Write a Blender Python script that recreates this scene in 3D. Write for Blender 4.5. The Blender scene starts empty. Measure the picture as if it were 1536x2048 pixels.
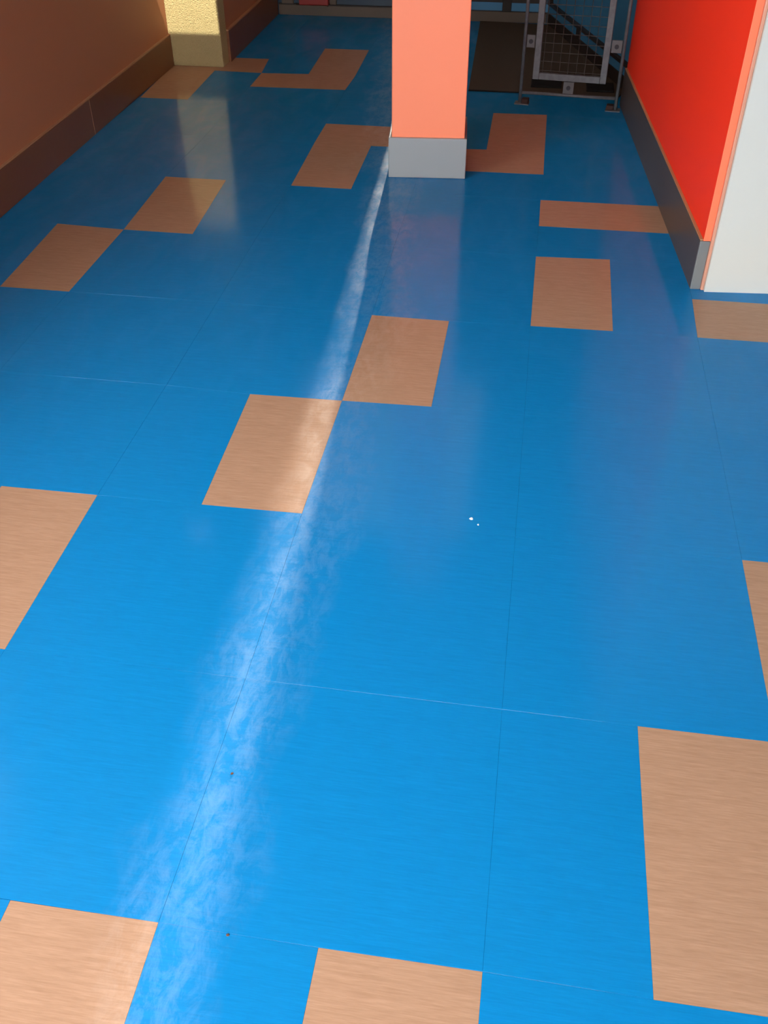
import bpy, bmesh, math, random
from mathutils import Matrix, Vector

random.seed(4)
S = bpy.context.scene
COL = S.collection

# ------------------------------------------------------------------ camera
cam = bpy.data.objects.new('camera', bpy.data.cameras.new('camera'))
COL.objects.link(cam)
RIGHT = Vector((0.9881370895, 0.1535572395, -0.0022948969))
DOWN = Vector((0.0965939740, -0.6330583506, -0.7680538581))
FWD = Vector((-0.1193930338, 0.7587208307, -0.6403811401))
CAM = Vector((0.8663128, -2.0456607, 1.7704387))
m = Matrix((RIGHT, -DOWN, -FWD)).transposed().to_4x4()
m.translation = CAM
cam.matrix_world = m
cam.data.sensor_fit = 'VERTICAL'
cam.data.sensor_height = 32.0
cam.data.lens = 32.0 * 1920.28 / 2048.0
cam.data.clip_start = 0.05
S.camera = cam

# ------------------------------------------------------------------ view
S.view_settings.view_transform = 'Standard'
S.view_settings.look = 'None'
S.view_settings.gamma = 1.0
S.view_settings.use_curve_mapping = False
S.view_settings.exposure = 0.0

# ------------------------------------------------------------------ sky seen through the shop window and the slit
SKY = 16.5
world = bpy.data.worlds.new('daylight'); S.world = world
world.use_nodes = True
nt = world.node_tree; nt.nodes.clear()
tc = nt.nodes.new('ShaderNodeTexCoord'); sep = nt.nodes.new('ShaderNodeSeparateXYZ')
rmp = nt.nodes.new('ShaderNodeValToRGB'); bg = nt.nodes.new('ShaderNodeBackground'); wo = nt.nodes.new('ShaderNodeOutputWorld')
rmp.color_ramp.elements[0].position = 0.47; rmp.color_ramp.elements[0].color = (0.34, 0.33, 0.31, 1)
rmp.color_ramp.elements[1].position = 0.53; rmp.color_ramp.elements[1].color = (1.0, 0.985, 0.945, 1)
mth = nt.nodes.new('ShaderNodeMath'); mth.operation = 'MULTIPLY_ADD'; mth.inputs[1].default_value = 0.5; mth.inputs[2].default_value = 0.5
nt.links.new(tc.outputs['Generated'], sep.inputs[0]); nt.links.new(sep.outputs['Z'], mth.inputs[0])
nt.links.new(mth.outputs[0], rmp.inputs[0]); nt.links.new(rmp.outputs[0], bg.inputs[0])
nt.links.new(bg.outputs[0], wo.inputs[0]); bg.inputs[1].default_value = SKY

# low sun beyond the far wall: comes in through the added slit only
SUN_AZ = -0.057            # dx per metre of y, along the beam from the far wall to the camera it is -SUN_AZ
SUN_EL = math.radians(10.0)
sd = bpy.data.lights.new('sun', 'SUN'); sd.energy = 15.0; sd.angle = math.radians(1.6); sd.color = (1.0, 0.93, 0.78)
sun = bpy.data.objects.new('sun', sd); COL.objects.link(sun)
hd = Vector((-SUN_AZ, -1, 0)).normalized()
sdir = Vector((hd.x * math.cos(SUN_EL), hd.y * math.cos(SUN_EL), -math.sin(SUN_EL)))
sun.rotation_euler = sdir.to_track_quat('-Z', 'Y').to_euler()
sun.location = (0, 9, 5)

# window opening behind the camera (daylight comes from the sky; the portal only guides the sampling)
YB, WX0, WX1, WZ0, WZ1 = -3.9, -0.95, 1.55, 0.10, 2.55
LX, LY0, LY1, LZ0, LZ1 = -1.528, -2.7, 0.50, 1.25, 2.62        # shop window in the left wall, nearer than the frame
pd = bpy.data.lights.new('window_portal', 'AREA'); pd.shape = 'RECTANGLE'; pd.size = WX1 - WX0; pd.size_y = WZ1 - WZ0
pd.cycles.is_portal = True
po = bpy.data.objects.new('window_portal', pd); COL.objects.link(po)
po.location = ((WX0 + WX1) / 2, YB - 0.22, (WZ0 + WZ1) / 2); po.rotation_euler = (math.pi / 2, 0, math.pi)

pd2 = bpy.data.lights.new('side_window_portal', 'AREA'); pd2.shape = 'RECTANGLE'; pd2.size = LZ1 - LZ0; pd2.size_y = LY1 - LY0
pd2.cycles.is_portal = True
po2 = bpy.data.objects.new('side_window_portal', pd2); COL.objects.link(po2)
po2.location = (LX - 0.20, (LY0 + LY1) / 2, (LZ0 + LZ1) / 2); po2.rotation_euler = (0, -math.pi / 2, 0)

# added lamp above the ceiling, unseen, lights the pale pier on the left
ADDED_PIER_LAMP = Vector((-1.25, 2.60, 3.30))
wd = bpy.data.lights.new('added_pier_lamp', 'POINT'); wd.energy = 1900.0; wd.shadow_soft_size = 0.0012; wd.color = (1.0, 0.95, 0.78)
wl = bpy.data.objects.new('added_pier_lamp', wd); COL.objects.link(wl); wl.location = ADDED_PIER_LAMP

# ------------------------------------------------------------------ materials
def mat(name, color, rough=0.5, spec=0.5, metal=0.0, var=None, bump=None, coat=0.0, coat_rough=0.1):
    """var=(scale xyz, colour2, low, high); bump=(scale xyz, strength, distance)"""
    M = bpy.data.materials.new(name); M.use_nodes = True
    N = M.node_tree; b = N.nodes['Principled BSDF']
    b.inputs['Base Color'].default_value = (*color, 1)
    b.inputs['Roughness'].default_value = rough
    b.inputs['Specular IOR Level'].default_value = spec
    b.inputs['Metallic'].default_value = metal
    b.inputs['Coat Weight'].default_value = coat
    b.inputs['Coat Roughness'].default_value = coat_rough
    def noise(sc, detail=4):
        t = N.nodes.new('ShaderNodeTexCoord'); mp = N.nodes.new('ShaderNodeMapping'); n = N.nodes.new('ShaderNodeTexNoise')
        mp.inputs['Scale'].default_value = sc; n.inputs['Scale'].default_value = 1.0; n.inputs['Detail'].default_value = detail
        N.links.new(t.outputs['Object'], mp.inputs[0]); N.links.new(mp.outputs[0], n.inputs['Vector'])
        return n
    if var:
        n = noise(var[0]); r = N.nodes.new('ShaderNodeValToRGB')
        r.color_ramp.elements[0].position = var[2]; r.color_ramp.elements[0].color = (*var[1], 1)
        r.color_ramp.elements[1].position = var[3]; r.color_ramp.elements[1].color = (*color, 1)
        N.links.new(n.outputs['Fac'], r.inputs[0]); N.links.new(r.outputs[0], b.inputs['Base Color'])
    if bump:
        n = noise(bump[0], 2); bp = N.nodes.new('ShaderNodeBump')
        bp.inputs['Strength'].default_value = bump[1]; bp.inputs['Distance'].default_value = bump[2]
        N.links.new(n.outputs['Fac'], bp.inputs['Height']); N.links.new(bp.outputs[0], b.inputs['Normal'])
    return M

STREAK_SPEC = 1.0
def floor_mat(name, c0, c1, streak):
    """polished vinyl: fine streaks along x, waxed gloss worn in cloudy patches, plus sheen added along the light streak"""
    M = bpy.data.materials.new(name); M.use_nodes = True
    N = M.node_tree; L = N.links; b = N.nodes['Principled BSDF']
    t = N.nodes.new('ShaderNodeTexCoord')
    def noise(sc, detail=4, rough=0.55, dist=0.0):
        mp = N.nodes.new('ShaderNodeMapping'); n = N.nodes.new('ShaderNodeTexNoise')
        mp.inputs['Scale'].default_value = sc; n.inputs['Scale'].default_value = 1.0
        n.inputs['Detail'].default_value = detail; n.inputs['Roughness'].default_value = rough; n.inputs['Distortion'].default_value = dist
        L.new(t.outputs['Object'], mp.inputs[0]); L.new(mp.outputs[0], n.inputs['Vector'])
        return n
    n1 = noise((6, 95, 1), 6, 0.7); n2 = noise((22, 330, 1), 4, 0.6)
    mx = N.nodes.new('ShaderNodeMath'); mx.operation = 'MULTIPLY_ADD'; mx.inputs[1].default_value = 0.5
    L.new(n2.outputs['Fac'], mx.inputs[0])
    hf = N.nodes.new('ShaderNodeMath'); hf.operation = 'MULTIPLY'; hf.inputs[1].default_value = 0.5
    L.new(n1.outputs['Fac'], hf.inputs[0]); L.new(hf.outputs[0], mx.inputs[2])
    r = N.nodes.new('ShaderNodeValToRGB')
    r.color_ramp.elements[0].position = 0.5 - streak; r.color_ramp.elements[0].color = (*c1, 1)
    r.color_ramp.elements[1].position = 0.5 + streak; r.color_ramp.elements[1].color = (*c0, 1)
    L.new(mx.outputs[0], r.inputs[0]); L.new(r.outputs[0], b.inputs['Base Color'])
    # scuffed finish
    w = noise((7, 3.2, 1), 7, 0.62, 0.6)
    wr = N.nodes.new('ShaderNodeMapRange'); wr.inputs['From Min'].default_value = 0.38; wr.inputs['From Max'].default_value = 0.66
    wr.inputs['To Min'].default_value = 0.52; wr.inputs['To Max'].default_value = 0.82
    L.new(w.outputs['Fac'], wr.inputs['Value']); L.new(wr.outputs[0], b.inputs['Roughness'])
    # specular raised along the light streak for its cloudy sheen, bending by the pillar
    sx = N.nodes.new('ShaderNodeSeparateXYZ'); L.new(t.outputs['Object'], sx.inputs[0])
    def mth(op, a, b_=None, c=None, clamp=False):
        q = N.nodes.new('ShaderNodeMath'); q.operation = op; q.use_clamp = clamp
        for i, v in enumerate((a, b_, c)):
            if v is None: continue
            if isinstance(v, (int, float)): q.inputs[i].default_value = v
            else: L.new(v, q.inputs[i])
        return q.outputs[0]
    bend = mth('MULTIPLY', mth('MAXIMUM', mth('SUBTRACT', sx.outputs['Y'], 1.2), 0.0), 0.125)
    dist = mth('ABSOLUTE', mth('ADD', mth('SUBTRACT', sx.outputs['X'], 0.335), bend))
    big = noise((5, 3, 1), 3); fine = noise((26, 13, 1), 9, 0.75, 0.4)
    wob = mth('ADD', dist, mth('MULTIPLY', mth('SUBTRACT', big.outputs['Fac'], 0.5), 0.26))
    sheen_mask = mth('SUBTRACT', 1.0, mth('DIVIDE', mth('SUBTRACT', wob, 0.035), 0.115, clamp=True))
    scf = N.nodes.new('ShaderNodeMapRange'); scf.inputs['From Min'].default_value = 0.43; scf.inputs['From Max'].default_value = 0.62
    L.new(fine.outputs['Fac'], scf.inputs['Value'])
    lv = mth('MULTIPLY', sheen_mask, mth('MULTIPLY_ADD', scf.outputs[0], 0.9, 0.1))
    L.new(mth('MULTIPLY_ADD', lv, STREAK_SPEC, 0.05), b.inputs['Specular IOR Level'])
    b.inputs['Coat Weight'].default_value = 0.55
    b.inputs['Coat Roughness'].default_value = 0.125
    b.inputs['Coat IOR'].default_value = 1.45
    bn = noise((26, 60, 1), 3); bp = N.nodes.new('ShaderNodeBump')
    bp.inputs['Strength'].default_value = 0.10; bp.inputs['Distance'].default_value = 0.002
    L.new(bn.outputs['Fac'], bp.inputs['Height']); L.new(bp.outputs[0], b.inputs['Normal'])
    return M

BLUE = floor_mat('blue_vinyl', (0.002, 0.205, 0.52), (0.001, 0.172, 0.44), 0.13)
TAN = floor_mat('tan_vinyl', (0.44, 0.262, 0.172), (0.34, 0.195, 0.122), 0.13)
SLAB = mat('floor_bed', (0.004, 0.12, 0.34), 0.8)
ORANGE = mat('orange_paint', (0.93, 0.036, 0.010), 0.5, 0.25)
CORAL = mat('coral_pillar', (0.95, 0.265, 0.14), 0.4, 0.4)  # paler orange than the side wall, on the pillar alone
WALL_END = mat('lit_wall_end', (0.95, 0.215, 0.105), 0.4, 0.4)  # wall's own end face, coloured paler to carry the light falling on it
WHITE = mat('white_panel', (0.61, 0.625, 0.59), 0.5, 0.4)
PINK = mat('corner_strip', (0.62, 0.30, 0.21), 0.3, 0.5)
GREYV = mat('grey_cove_vinyl', (0.265, 0.29, 0.305), 0.32, 0.5)
CAPG = mat('grey_end_cap', (0.19, 0.20, 0.205), 0.35, 0.5)
DARKV = mat('dark_skirting', (0.075, 0.055, 0.048), 0.38, 0.4)
LWALL = mat('taupe_wall', (0.40, 0.165, 0.08), 0.6, 0.3, bump=((160, 160, 160), 0.2, 0.002))
WARM_LIT_SKIRT = mat('warm_lit_skirting', (0.16, 0.058, 0.022), 0.35, 0.5)  # grey skirting coloured brown to hold the dim warm light on it
LEDGE = mat('skirting_lip', (0.45, 0.24, 0.12), 0.4, 0.4)
CREAM = mat('cream_textured_paint', (0.40, 0.32, 0.155), 0.75, 0.2, bump=((230, 230, 110), 1.0, 0.008))
CEIL = mat('ceiling_grey', (0.30, 0.29, 0.27), 0.8, 0.1)
BACKW = mat('back_wall_paint', (0.5, 0.46, 0.42), 0.7, 0.2)
NAVY = mat('navy_panel', (0.013, 0.034, 0.062), 0.4, 0.4)
BLUEP = mat('blue_panel', (0.04, 0.19, 0.37), 0.4, 0.4)
PLINTH = mat('brown_plinth', (0.085, 0.062, 0.045), 0.5, 0.4)
DARKF = mat('dark_frame', (0.02, 0.014, 0.012), 0.5, 0.3)
MATM = mat('entrance_mat', (0.075, 0.064, 0.052), 0.95, 0.1, bump=((300, 300, 300), 0.5, 0.004))
BLACK = mat('flat_black', (0.006, 0.005, 0.005), 0.8, 0.2)
STEEL = mat('galvanised_steel', (0.125, 0.13, 0.145), 0.55, 0.4, metal=0.2, var=((40, 40, 40), (0.10, 0.105, 0.118), 0.4, 0.6))
WIRE = mat('wire', (0.038, 0.032, 0.03), 0.6, 0.4)
PLATE = mat('bracket_plate', (0.085, 0.078, 0.085), 0.5, 0.5, metal=0.2)
HOLE = mat('bolt_dark', (0.025, 0.022, 0.03), 0.6, 0.3)
REDB = mat('red_plastic', (0.22, 0.008, 0.006), 0.5, 0.5)
CAP = mat('dark_red_rubber', (0.03, 0.011, 0.009), 0.7, 0.3)
PAPER = mat('paper', (0.85, 0.85, 0.85), 0.9, 0.1)
CRUMB = mat('crumb_brown', (0.12, 0.07, 0.05), 0.9, 0.1)
FRAME = mat('window_frame', (0.25, 0.25, 0.26), 0.4, 0.5)
GLASS = bpy.data.materials.new('window_glass'); GLASS.use_nodes = True
_n = GLASS.node_tree; _n.nodes.clear()
_o = _n.nodes.new('ShaderNodeOutputMaterial'); _t = _n.nodes.new('ShaderNodeBsdfTransparent'); _g = _n.nodes.new('ShaderNodeBsdfGlossy')
_g.inputs['Roughness'].default_value = 0.02; _m = _n.nodes.new('ShaderNodeMixShader'); _m.inputs[0].default_value = 0.06
_n.links.new(_t.outputs[0], _m.inputs[1]); _n.links.new(_g.outputs[0], _m.inputs[2]); _n.links.new(_m.outputs[0], _o.inputs[0])

# ------------------------------------------------------------------ helpers
def box(bm, a, b, M=None):
    vs = [bm.verts.new((x, y, z)) for x in (a[0], b[0]) for y in (a[1], b[1]) for z in (a[2], b[2])]
    for f in ((0, 1, 3, 2), (4, 6, 7, 5), (0, 4, 5, 1), (2, 3, 7, 6), (0, 2, 6, 4), (1, 5, 7, 3)):
        bm.faces.new([vs[i] for i in f])
    if M is not None:
        bmesh.ops.transform(bm, matrix=M, verts=vs)
    return vs

def tube(bm, p, q, r, n=12):
    p, q = Vector(p), Vector(q); d = q - p
    rot = d.to_track_quat('Z', 'Y').to_matrix().to_4x4()
    M = Matrix.Translation((p + q) / 2) @ rot
    bmesh.ops.create_cone(bm, cap_ends=True, segments=n, radius1=r, radius2=r, depth=d.length, matrix=M)

def obj(name, bm, m, parent=None, bevel=0.0, smooth=False, seg=2):
    bmesh.ops.recalc_face_normals(bm, faces=bm.faces)
    me = bpy.data.meshes.new(name); bm.to_mesh(me); bm.free()
    me.materials.append(m)
    if smooth:
        for p in me.polygons: p.use_smooth = True
    o = bpy.data.objects.new(name, me); COL.objects.link(o)
    if parent is not None: o.parent = parent
    if bevel:
        md = o.modifiers.new('bevel', 'BEVEL'); md.width = bevel; md.segments = seg; md.limit_method = 'ANGLE'
    return o

def boxo(name, a, b, m, parent=None, bevel=0.0, M=None):
    bm = bmesh.new(); box(bm, a, b, M)
    return obj(name, bm, m, parent, bevel)

def struct(o):
    o['kind'] = 'structure'; return o

def thing(name, label, cat, loc=(0, 0, 0), rz=0.0, group=None):
    o = bpy.data.objects.new(name, None); COL.objects.link(o)
    o.empty_display_size = 0.1
    o.location = loc; o.rotation_euler = (0, 0, rz)
    o['label'] = label; o['category'] = cat
    if group: o['group'] = group
    return o

def tag(o, label, cat, group=None):
    o['label'] = label; o['category'] = cat
    if group: o['group'] = group
    return o

def label(o, s):
    o['label'] = s; return o

# ------------------------------------------------------------------ floor: square vinyl tiles, some cut in halves and quarters of tan
SX, SY = 0.305, 0.610
H = 2.80
floor = struct(boxo('floor', (-1.9, -4.1, -0.06), (3.9, 6.1, -0.0034), SLAB))
OFF = {(0, 0): (0.006, 0.006), (1, 0): (-0.001, 0.01), (1, 2): (0.003, -0.004), (0, 2): (-0.007, -0.011), (2, 2): (-0.002, 0.005), (2, 4): (-0.004, -0.017), (1, 4): (0.005, -0.014), (1, -4): (-0.006, 0.001), (2, -4): (0.0, 0.0), (3, -4): (0.001, 0.002), (4, -2): (0.002, -0.001), (4, -4): (0.002, -0.001), (-1, 0): (-0.005, 0.002), (5, 0): (0.003, -0.002), (3, 4): (-0.003, -0.009), (4, 4): (-0.004, -0.002), (4, 6): (0.0, 0.002), (3, 6): (-0.003, -0.015), (-3, 8): (-0.02, 0.018), (-2, 8): (-0.015, 0.017), (-2, 6): (0.016, -0.011), (-3, 6): (0.002, -0.0105), (-4, 6): (-0.012, 0.008), (-3, 4): (0.001, -0.003), (-4, 4): (0.014, -0.003), (-1, 11): (-0.001, 0.003), (-1, 8): (0.013, -0.005), (0, 8): (0.005, -0.006), (0, 10): (0.002, -0.012), (2, 12): (-0.002, 0.018), (3, 12): (-0.003, 0.03), (3, 9): (0.003, 0.016), (2, 10): (0.002, 0.025), (3, 8): (-0.002, -0.007), (3, 7): (0.0, -0.003), (5, 5): (0.004, -0.004), (5, 4): (-0.003, -0.004), (-2, 16): (-0.013, 0.005), (-1, 16): (-0.014, 0.011), (-1, 13): (-0.01, 0.018), (-3, 13): (0.008, 0.002), (-3, 14): (0.006, -0.013), (-2, 14): (0.003, 0.009), (-5, 12): (0.024, -0.002), (-4, 12): (0.012, 0.002), (-3, 15): (-0.025, 0.003)}

def corner(i, k):                       # lattice corner: i cells in x, k half rows in y
    o = OFF.get((i, k), (0, 0))
    return Vector((i * SX + o[0], k * SY / 2 + o[1]))

def inset(poly, d):
    n = len(poly); out = []
    for a in range(n):
        p0, p1, p2 = poly[a - 1], poly[a], poly[(a + 1) % n]
        e1 = (p1 - p0).normalized(); e2 = (p2 - p1).normalized()
        n1 = Vector((-e1.y, e1.x)); n2 = Vector((-e2.y, e2.x))
        bis = (n1 + n2).normalized()
        out.append(p1 + bis * (d / max(0.3, bis.dot(n1))))
    return out

def tile(i0, i1, k0, k1, m, name):
    ks = [(i, k0) for i in range(i0, i1)] + [(i1, k) for k in range(k0, k1)] + \
         [(i, k1) for i in range(i1, i0, -1)] + [(i0, k) for k in range(k1, k0, -1)]
    cs = {(i0, k0), (i1, k0), (i1, k1), (i0, k1)}
    poly = [corner(i, k) for i, k in ks if (i, k) in cs or (i, k) in OFF]
    bm = bmesh.new()
    rings = []
    for d, z in ((0.0004, 0.0), (0.00015, -0.0003), (0.00015, -0.0034)):
        rings.append([bm.verts.new((p.x, p.y, z)) for p in inset(poly, d)])
    bm.faces.new(rings[0])
    n = len(poly)
    for a in range(2):
        for j in range(n):
            bm.faces.new((rings[a][j], rings[a + 1][j], rings[a + 1][(j + 1) % n], rings[a][(j + 1) % n]))
    o = obj(name, bm, m, floor)
    if m is TAN: label(o, 'tan wood-grain floor tile')
    return o

# tan pieces in cells (i0, i1, k0, k1), k in half rows
TANS = [(0, 1, 0, 2), (1, 2, 2, 4), (0, 1, -6, -4), (2, 3, -6, -4), (4, 5, -4, -2), (5, 6, -2, 0), (-2, -1, -2, 0),
        (3, 4, 4, 6), (5, 7, 4, 5), (-4, -3, 4, 6), (-3, -2, 6, 8), (-1, 0, 8, 10), (-1, 1, 10, 11), (2, 3, 10, 12), (1, 3, 9, 10),
        (3, 5, 7, 8), (-2, -1, 14, 16), (-3, -1, 13, 14), (-5, -4, 12, 14), (-5, -3, 14, 15)]
half = set()
for (a, b, c, d) in TANS:
    for i in range(a, b):
        for k in range(c, d): half.add((i, k))
    tile(a, b, c, d, TAN, 'tan_floor_tile')
for row in range(-7, 10):
    for i0 in range(-5, 12, 2):
        k0 = row * 2
        cells = [(i, k) for i in (i0, i0 + 1) for k in (k0, k0 + 1)]
        free = [c for c in cells if c not in half]
        if len(free) == 4:
            tile(i0, i0 + 2, k0, k0 + 2, BLUE, 'blue_floor_tile')
        elif len(free) == 2:
            (a, c), (b, d) = free
            tile(min(a, b), max(a, b) + 1, min(c, d), max(c, d) + 1, BLUE, 'blue_floor_tile')
        else:
            for (a, c) in free:                       # a quarter or three: upright pieces where both halves are free
                if (a, c + 1) in free and (a, c + 1) in cells and c == k0:
                    tile(a, a + 1, c, c + 2, BLUE, 'blue_floor_tile')
                elif not ((a, c - 1) in free and c == k0 + 1):
                    tile(a, a + 1, c, c + 1, BLUE, 'blue_floor_tile')

# ------------------------------------------------------------------ ceiling with an added slot to shape the added pier lamp's beam, back wall with the shop window
def slab_with_hole(x0, x1, y0, y1, z0, z1, hx0, hx1, hy0, hy1):
    bm = bmesh.new()
    box(bm, (x0, y0, z0), (x1, hy0, z1)); box(bm, (x0, hy1, z0), (x1, y1, z1))
    box(bm, (x0, hy0, z0), (hx0, hy1, z1)); box(bm, (hx1, hy0, z0), (x1, hy1, z1))
    return bm
NIB_Y = 4.342
tt = (3.30 - H - 0.02) / (3.30 - 0.197)
SLOT = (-1.302, ADDED_PIER_LAMP.x + (-1.186 - ADDED_PIER_LAMP.x) * tt, ADDED_PIER_LAMP.y + (NIB_Y - ADDED_PIER_LAMP.y) * tt, ADDED_PIER_LAMP.y + (NIB_Y - ADDED_PIER_LAMP.y) * 0.225)
ceiling = struct(obj('ceiling', slab_with_hole(-1.9, 3.9, -4.1, 6.1, H, H + 0.02, SLOT[0], SLOT[1], SLOT[2], SLOT[3]), CEIL))
# unseen glowing panel added as warm fill over the rear floor
WARM = bpy.data.materials.new('warm_fill'); WARM.use_nodes = True
_b = WARM.node_tree.nodes['Principled BSDF']; _b.inputs['Base Color'].default_value = (0.6, 0.5, 0.4, 1)
_b.inputs['Emission Color'].default_value = (1.0, 0.60, 0.32, 1); _b.inputs['Emission Strength'].default_value = 0.9
bm = bmesh.new()
for p, q in (((-0.95, 3.10, H - 0.03), (0.65, 3.13, H - 0.001)), ((-0.95, 5.17, H - 0.03), (0.65, 5.20, H - 0.001)),
             ((-0.95, 3.13, H - 0.03), (-0.92, 5.17, H - 0.001)), ((0.62, 3.13, H - 0.03), (0.65, 5.17, H - 0.001))): box(bm, p, q)
lf = obj('added_fill_frame', bm, FRAME, ceiling)
boxo('added_fill_panel', (-0.919, 3.131, H - 0.022), (0.619, 5.169, H - 0.012), WARM, lf)
bm = bmesh.new()                                       # unseen shield round the added pier lamp, open at the bottom
a, b = (-1.50, 2.40, H + 0.02), (-1.00, 3.30, 3.42)
box(bm, (a[0], a[1], a[2]), (a[0] + 0.01, b[1], b[2])); box(bm, (b[0] - 0.01, a[1], a[2]), b)
box(bm, (a[0], a[1], a[2]), (b[0], a[1] + 0.01, b[2])); box(bm, (a[0], b[1] - 0.01, a[2]), b)
box(bm, (a[0], a[1], b[2] - 0.01), b)
obj('added_lamp_shield', bm, BLACK, ceiling)

bm = bmesh.new()
box(bm, (-1.9, YB - 0.2, 0), (WX0, YB, H)); box(bm, (WX1, YB - 0.2, 0), (3.9, YB, H))
box(bm, (WX0, YB - 0.2, 0), (WX1, YB, WZ0)); box(bm, (WX0, YB - 0.2, WZ1), (WX1, YB, H))
struct(obj('wall_back', bm, BACKW))
bm = bmesh.new()
for x in (WX0, WX0 + (WX1 - WX0) / 3, WX0 + 2 * (WX1 - WX0) / 3, WX1 - 0.05):
    box(bm, (x, YB - 0.14, WZ0), (x + 0.05, YB - 0.08, WZ1))
box(bm, (WX0, YB - 0.14, WZ0), (WX1, YB - 0.08, WZ0 + 0.05)); box(bm, (WX0, YB - 0.14, WZ1 - 0.05), (WX1, YB - 0.08, WZ1))
win1 = struct(obj('window_1', bm, FRAME))
for k in range(3):
    x = WX0 + k * (WX1 - WX0) / 3 + 0.05
    bm = bmesh.new()
    vs = [bm.verts.new(p) for p in ((x, YB - 0.11, WZ0 + 0.05), (x + (WX1 - WX0) / 3 - 0.05, YB - 0.11, WZ0 + 0.05), (x + (WX1 - WX0) / 3 - 0.05, YB - 0.11, WZ1 - 0.05), (x, YB - 0.11, WZ1 - 0.05))]
    bm.faces.new(vs); obj('pane', bm, GLASS, win1)

# ------------------------------------------------------------------ left side
bm = bmesh.new()
box(bm, (-1.72, YB, 0), (LX, LY0, H)); box(bm, (-1.72, LY1, 0), (LX, NIB_Y + 0.1, H))
box(bm, (-1.72, LY0, 0), (LX, LY1, LZ0)); box(bm, (-1.72, LY0, LZ1), (LX, LY1, H))
wl_ = struct(obj('wall_left', bm, LWALL))
bm = bmesh.new()
LS = (LY1 - LY0) / 4
for k in range(5):
    y = LY0 + k * LS - (0.05 if k == 4 else 0)
    box(bm, (-1.66, y, LZ0), (-1.60, y + 0.05, LZ1))
box(bm, (-1.66, LY0, LZ0), (-1.60, LY1, LZ0 + 0.05)); box(bm, (-1.66, LY0, LZ1 - 0.05), (-1.60, LY1, LZ1))
win3 = struct(obj('window_3', bm, FRAME))
for k in range(4):
    y = LY0 + k * LS + 0.05
    bm = bmesh.new()
    bm.faces.new([bm.verts.new(p) for p in ((-1.63, y, LZ0 + 0.05), (-1.63, y + LS - 0.05, LZ0 + 0.05), (-1.63, y + LS - 0.05, LZ1 - 0.05), (-1.63, y, LZ1 - 0.05))])
    obj('pane', bm, GLASS, win3)
bl_ = struct(boxo('baseboard_left', (-1.530, LY1 + 0.02, 0), (-1.513, NIB_Y - 0.001, 0.184), WARM_LIT_SKIRT, bevel=0.003))
for y0, y1 in ((LY1 + 0.02, 2.99), (2.993, NIB_Y - 0.001)):
    boxo('skirting_lip', (-1.529, y0, 0.1845), (-1.515, y1, 0.190), LEDGE, bl_)
bm = bmesh.new(); box(bm, (-1.514, 2.9895, 0.002), (-1.5122, 2.9925, 0.183)); obj('joint_cover', bm, LEDGE, bl_)
nib = thing('pier', 'cream textured pier with lit upper face at end of left wall', 'pier', (-1.35, NIB_Y, 0))
boxo('pier_shaft', (-1.528 + 1.35, 0, 0.0005), (-1.181 + 1.35, 0.13, H - 0.001), CREAM, nib, bevel=0.004)
struct(boxo('wall_leftfar', (-1.72, NIB_Y + 0.131, 0), (-1.190, 6.0, H), LWALL))
bf_ = struct(boxo('baseboard_leftfar', (-1.1895, NIB_Y + 0.131, 0), (-1.166, 5.775, 0.187), WARM_LIT_SKIRT, bevel=0.003))
boxo('skirting_lip', (-1.189, NIB_Y + 0.132, 0.1875), (-1.168, 5.774, 0.194), LEDGE, bf_)

# ------------------------------------------------------------------ right side, turned five degrees
A5 = math.radians(4.96)
R5 = Matrix.Translation((1.530, 1.612, 0)) @ Matrix.Rotation(A5, 4, 'Z')
struct(boxo('wall_right', (0.010, 0.0, 0), (0.30, 2.33, H), ORANGE, M=R5))
br_ = struct(boxo('baseboard_right', (-0.002, 0.004, 0), (0.0095, 2.325, 0.200), DARKV, M=R5))
boxo('skirting_lip', (-0.001, 0.004, 0.2002), (0.0094, 2.325, 0.2055), LEDGE, br_, M=R5)
label(boxo('end_cap', (-0.002, -0.006, 0), (0.0365, 0.0035, 0.200), CAPG, br_, bevel=0.002, M=R5), 'grey cap on the skirting end')
struct(boxo('wall_end_face', (0.0095, -0.0035, 0.2008), (0.0365, -0.0004, H), WALL_END, bevel=0.001, M=R5))
struct(boxo('trim_1', (0.0370, -0.014, 0), (0.0490, -0.0005, H), PINK, bevel=0.003, M=R5))
struct(boxo('wall_rightfront', (0.0495, -0.026, 0.0), (2.42, -0.0005, H), WHITE, M=R5))
struct(boxo('wall_rightside', (3.62, YB, 0), (3.8, 6.0, H), BACKW))

# ------------------------------------------------------------------ orange pillar
pil = thing('pillar', 'square orange pillar with grey base standing in the open floor', 'pillar', (0.161, 2.609, 0), A5)
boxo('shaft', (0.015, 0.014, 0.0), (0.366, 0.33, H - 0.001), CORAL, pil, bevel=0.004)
label(boxo('base', (0.0, 0.0, 0.0005), (0.378, 0.344, 0.193), GREYV, pil, bevel=0.004), 'grey vinyl base')

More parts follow.
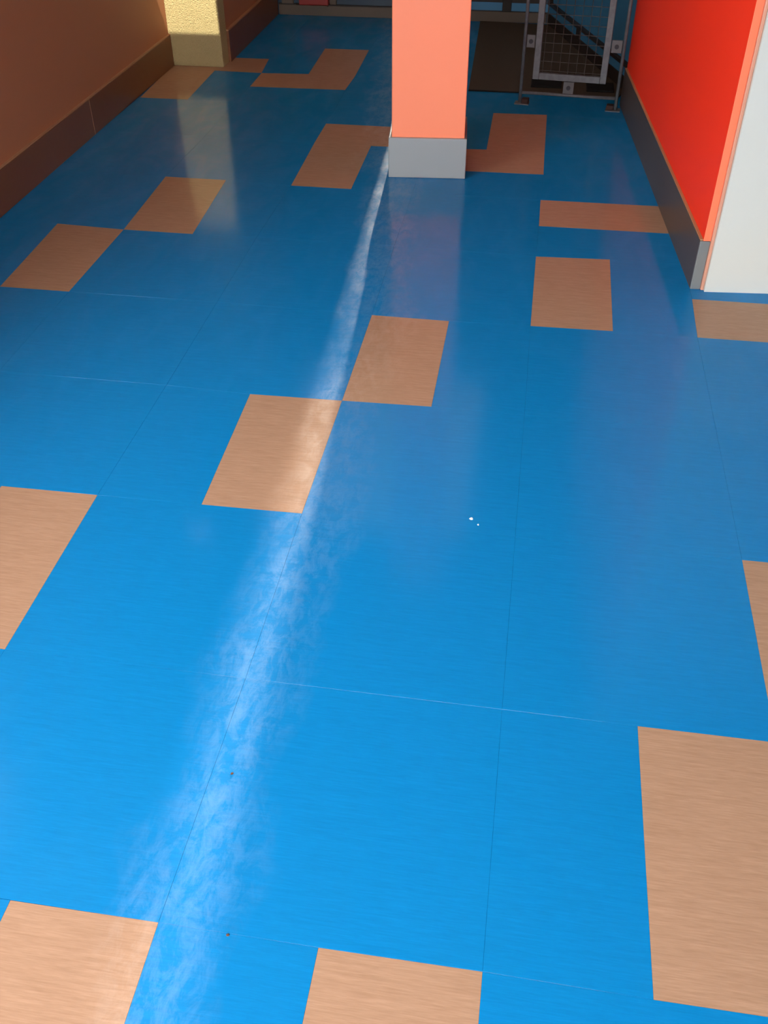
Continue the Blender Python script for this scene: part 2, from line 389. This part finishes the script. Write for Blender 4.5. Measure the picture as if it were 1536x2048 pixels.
# ------------------------------------------------------------------ far wall with an added light slit, plinth, kick panels
FY = 5.78
SLX = -0.030                                   # unseen slit, widened upwards to shape the sun streak on the floor
SLIT = [(0.36, 0.008), (0.55, 0.013), (0.80, 0.017), (0.95, 0.045), (1.10, 0.125), (1.30, 0.20)]
SLZ0, SLZ1 = SLIT[0][0], SLIT[-1][0]
def prism_y(bm, poly, y0, y1):
    f = [bm.verts.new((x, y0, z)) for x, z in poly]; k = [bm.verts.new((x, y1, z)) for x, z in poly]
    bm.faces.new(f); bm.faces.new(k[::-1]); n = len(poly)
    for j in range(n): bm.faces.new((f[j], k[j], k[(j + 1) % n], f[(j + 1) % n]))
bm = bmesh.new()
box(bm, (-1.9, FY + 0.02, 0), (3.9, FY + 0.06, SLZ0)); box(bm, (-1.9, FY + 0.02, SLZ1), (3.9, FY + 0.06, H))
for (z0, w0), (z1, w1) in zip(SLIT[:-1], SLIT[1:]):
    prism_y(bm, [(-1.9, z0), (SLX - w0 / 2, z0), (SLX - w1 / 2, z1), (-1.9, z1)], FY + 0.02, FY + 0.06)
    prism_y(bm, [(3.9, z0), (SLX + w0 / 2, z0), (SLX + w1 / 2, z1), (3.9, z1)], FY + 0.02, FY + 0.06)
far = struct(obj('wall_far', bm, NAVY))
bm = bmesh.new()
vs = [bm.verts.new((SLX - w / 2, FY + 0.05, z)) for z, w in SLIT] + [bm.verts.new((SLX + w / 2, FY + 0.05, z)) for z, w in SLIT[::-1]]
bm.faces.new(vs); struct(obj('added_streak_slit', bm, GLASS))
boxo('plinth', (-1.16, FY, 0), (0.85, FY + 0.0199, 0.070), PLINTH, far, bevel=0.002)
boxo('plinth_ledge', (-1.16, FY - 0.001, 0.0705), (0.20, FY + 0.0199, 0.078), DARKF, far)
label(boxo('kick_panel', (0.20, FY + 0.004, 0.0775), (0.525, FY + 0.0199, 0.132), BLUEP, far), 'bright blue kick panel')
label(boxo('kick_panel', (0.592, FY + 0.004, 0.0775), (0.858, FY + 0.0199, 0.132), BLUEP, far), 'bright blue kick panel')
boxo('frame_post', (0.527, FY - 0.002, 0.0705), (0.590, FY + 0.0199, 1.2), DARKF, far, bevel=0.003)
boxo('frame_rail', (0.20, FY - 0.006, 0.1325), (0.5265, FY + 0.0199, 0.185), DARKF, far, bevel=0.003)
boxo('frame_rail', (0.5905, FY - 0.006, 0.1325), (0.80, FY + 0.0199, 0.185), DARKF, far, bevel=0.003)
boxo('frame_post', (-1.135, FY - 0.004, 0.0785), (-1.045, FY + 0.0199, 1.1), PLINTH, far, bevel=0.003)
boxo('frame_post', (-0.765, FY - 0.004, 0.0785), (-0.715, FY + 0.0199, 1.1), PLINTH, far, bevel=0.003)
rb = thing('red_box', 'red box on the plinth of the far wall', 'box', (-0.882, FY - 0.03, 0.0785))
boxo('box_body', (-0.112, -0.012, 0), (0.112, 0.0485, 0.16), REDB, rb, bevel=0.006)
boxo('box_lid', (-0.115, -0.015, 0.161), (0.115, 0.0485, 0.20), REDB, rb, bevel=0.006)
boxo('shelf_bracket', (-1.02, FY - 0.045, 0.0705), (-0.775, FY - 0.0015, 0.0780), PLINTH, far)

# angled glazed partition behind the gate
PA, PB = Vector((0.862, 5.765, 0)), Vector((1.395, 4.10, 0))
pd_ = PB - PA; PL = pd_.length
RP = Matrix.Translation(PA) @ Matrix.Rotation(math.atan2(pd_.y, pd_.x), 4, 'Z')     # local x along, local -y towards the room
part = struct(boxo('wall_partition', (0, 0.02, 0), (PL, 0.06, H), BLUEP, M=RP))
boxo('plinth', (0, 0.0, 0), (PL, 0.0195, 0.075), DARKF, part, M=RP)
label(boxo('kick_panel', (0.0, 0.006, 0.0755), (0.66, 0.0195, 0.130), BLUEP, part, M=RP), 'bright blue kick panel')
label(boxo('kick_panel', (0.735, 0.006, 0.0755), (PL, 0.0195, 0.130), BLUEP, part, M=RP), 'bright blue kick panel')
boxo('frame_post', (0.662, -0.003, 0.0755), (0.733, 0.0195, 0.130), DARKF, part, M=RP)
boxo('frame_rail', (0.0, -0.008, 0.1305), (PL, 0.0195, 0.150), DARKF, part, M=RP)
boxo('frame_post', (0.0, -0.006, 0.1505), (0.035, 0.0195, 1.6), DARKF, part, M=RP)

# ------------------------------------------------------------------ entrance mat and blocks behind the gate
em = thing('entrance_mat', 'dark brown entrance mat on the floor behind the mesh gate', 'mat', (0.80, 4.80, 0))
bm = bmesh.new()
vs1 = [(0.43, 4.085), (1.322, 4.06), (1.364, 4.18), (0.870, 5.725), (0.37, 5.765)]
lo = [bm.verts.new((x - 0.8, y - 4.8, 0.0002)) for x, y in vs1]; hi = [bm.verts.new((x - 0.8, y - 4.8, 0.008)) for x, y in vs1]
bm.faces.new(lo[::-1]); bm.faces.new(hi)
for j in range(5): bm.faces.new((lo[j], lo[(j + 1) % 5], hi[(j + 1) % 5], hi[j]))
obj('mat_pile', bm, MATM, em)
bm = bmesh.new(); box(bm, (0.43 - 0.8, 4.070 - 4.8, 0.0002), (1.318 - 0.8, 4.0835 - 4.8, 0.007)); obj('mat_edge', bm, BLACK, em)
for (x0, y0, x1, y1, lab) in ((0.80, 4.17, 0.985, 4.375, 'flat black patch on the entrance mat left of the gate bracket'), (1.135, 4.13, 1.30, 4.30, 'flat black patch on the entrance mat beside the right wall')):
    p = thing('black_patch', lab, 'pad', ((x0 + x1) / 2, (y0 + y1) / 2, 0.0082))  # thin blocks forming the two black areas on the mat
    w, d = (x1 - x0) / 2, (y1 - y0) / 2
    boxo('patch_body', (-w, -d, 0), (w, d, 0.012), BLACK, p, bevel=0.004)

# ------------------------------------------------------------------ mesh gate
G0, G1 = Vector((0.748, 3.885, 0)), Vector((1.298, 3.828, 0))
gd = G1 - G0; GL = gd.length
gate = thing('mesh_gate', 'grey steel mesh gate on two thin posts beside the orange wall', 'gate', G0, math.atan2(gd.y, gd.x))
GT = 1.25
def gtube(name, p, q, r, lab=None):
    bm = bmesh.new(); tube(bm, p, q, r); o = obj(name, bm, STEEL, gate, smooth=False)
    for f in o.data.polygons: f.use_smooth = len(f.vertices) == 4
    return o
for x, s in ((0.0, 1), (GL, -1)):
    gtube('post', (x, 0, 0.004), (x, 0, GT), 0.0095)
    ft = boxo('foot_plate', (min(x - s * 0.028, x + s * 0.055), -0.034, 0.0003), (max(x - s * 0.028, x + s * 0.055), 0.03, 0.0045), STEEL, gate)
    label(boxo('rubber_foot', (min(x + s * 0.011, x + s * 0.052), -0.022, 0.0047), (max(x + s * 0.011, x + s * 0.052), 0.022, 0.030), CAP, ft, bevel=0.004), 'dark red rubber foot')
gtube('bottom_rail', (0.009, 0, 0.060), (GL - 0.009, 0, 0.064), 0.009)
gtube('top_rail', (0.009, 0, GT - 0.03), (GL - 0.009, 0, GT - 0.03), 0.009)
# inner frame of flat bar
FX0, FX1, FZ0, FZ1 = 0.062, 0.480, 0.140, 1.14
bm = bmesh.new()
W = 0.036
box(bm, (FX0, -0.012, FZ0), (FX0 + W, 0.012, FZ1)); box(bm, (FX1 - W, -0.012, FZ0), (FX1, 0.012, FZ1))
box(bm, (FX0 + W, -0.012, FZ0), (FX1 - W, 0.012, FZ0 + W)); box(bm, (FX0 + W, -0.012, FZ1 - W), (FX1 - W, 0.012, FZ1))
fr = obj('inner_frame', bm, STEEL, gate, bevel=0.003)
bm = bmesh.new()
z = FZ0 + W + 0.012
while z < FZ1 - W:
    tube(bm, (FX0 + W - 0.004, 0.003, z), (FX1 - W + 0.004, 0.003, z), 0.0021, 6); z += 0.049
x = FX0 + W + 0.018
while x < FX1 - W:
    tube(bm, (x, -0.001, FZ0 + W - 0.004), (x, -0.001, FZ1 - W + 0.004), 0.0021, 6); x += 0.0475
wm = obj('wire_mesh', bm, WIRE, fr); wm['kind'] = 'stuff'
def bracket(x0, x1, z0, z1):
    b_ = boxo('bracket', (x0, -0.006, z0), (x1, 0.004, z1), PLATE, gate, bevel=0.002)
    bm = bmesh.new(); cx, cz = (x0 + x1) / 2, (z0 + z1) / 2
    tube(bm, (cx, -0.011, cz), (cx, -0.0065, cz), 0.012, 12); obj('bolt', bm, HOLE, b_)
bracket(0.012, 0.059, 0.305, 0.372)
bracket(0.4835, GL - 0.011, 0.305, 0.372)
bracket(0.243, 0.303, 0.071, 0.137)
bracket(0.012, 0.059, 0.90, 0.967)
bracket(0.4835, GL - 0.011, 0.90, 0.967)

# ------------------------------------------------------------------ litter on the floor
def scrap(name, x, y, r, h, m, lab, cat):
    bm = bmesh.new(); n = 6
    bt = [bm.verts.new((r * random.uniform(.6, 1.1) * math.cos(2 * math.pi * i / n), r * random.uniform(.6, 1.1) * math.sin(2 * math.pi * i / n), 0)) for i in range(n)]
    tp = [bm.verts.new((v.co.x * .7, v.co.y * .7, h)) for v in bt]
    bm.faces.new(bt[::-1]); bm.faces.new(tp)
    for i in range(n): bm.faces.new((bt[i], bt[(i + 1) % n], tp[(i + 1) % n], tp[i]))
    o = obj(name, bm, m); o.location = (x, y, 0.0002)
    return tag(o, lab, cat)
scrap('paper_scrap', 0.788, 0.059, 0.0065, 0.003, PAPER, 'larger white speck of paper on blue floor, centre right', 'paper scrap')
scrap('paper_scrap', 0.809, 0.036, 0.0032, 0.002, PAPER, 'smaller white speck of paper just nearer than the larger speck', 'paper scrap')
scrap('crumb', 0.346, -0.874, 0.0038, 0.0015, CRUMB, 'brown crumb on the pale streak beside the floor seam', 'crumb')
scrap('crumb', 0.436, -1.223, 0.0038, 0.0015, CRUMB, 'dark crumb on blue floor between the two bottom tan tiles', 'crumb')
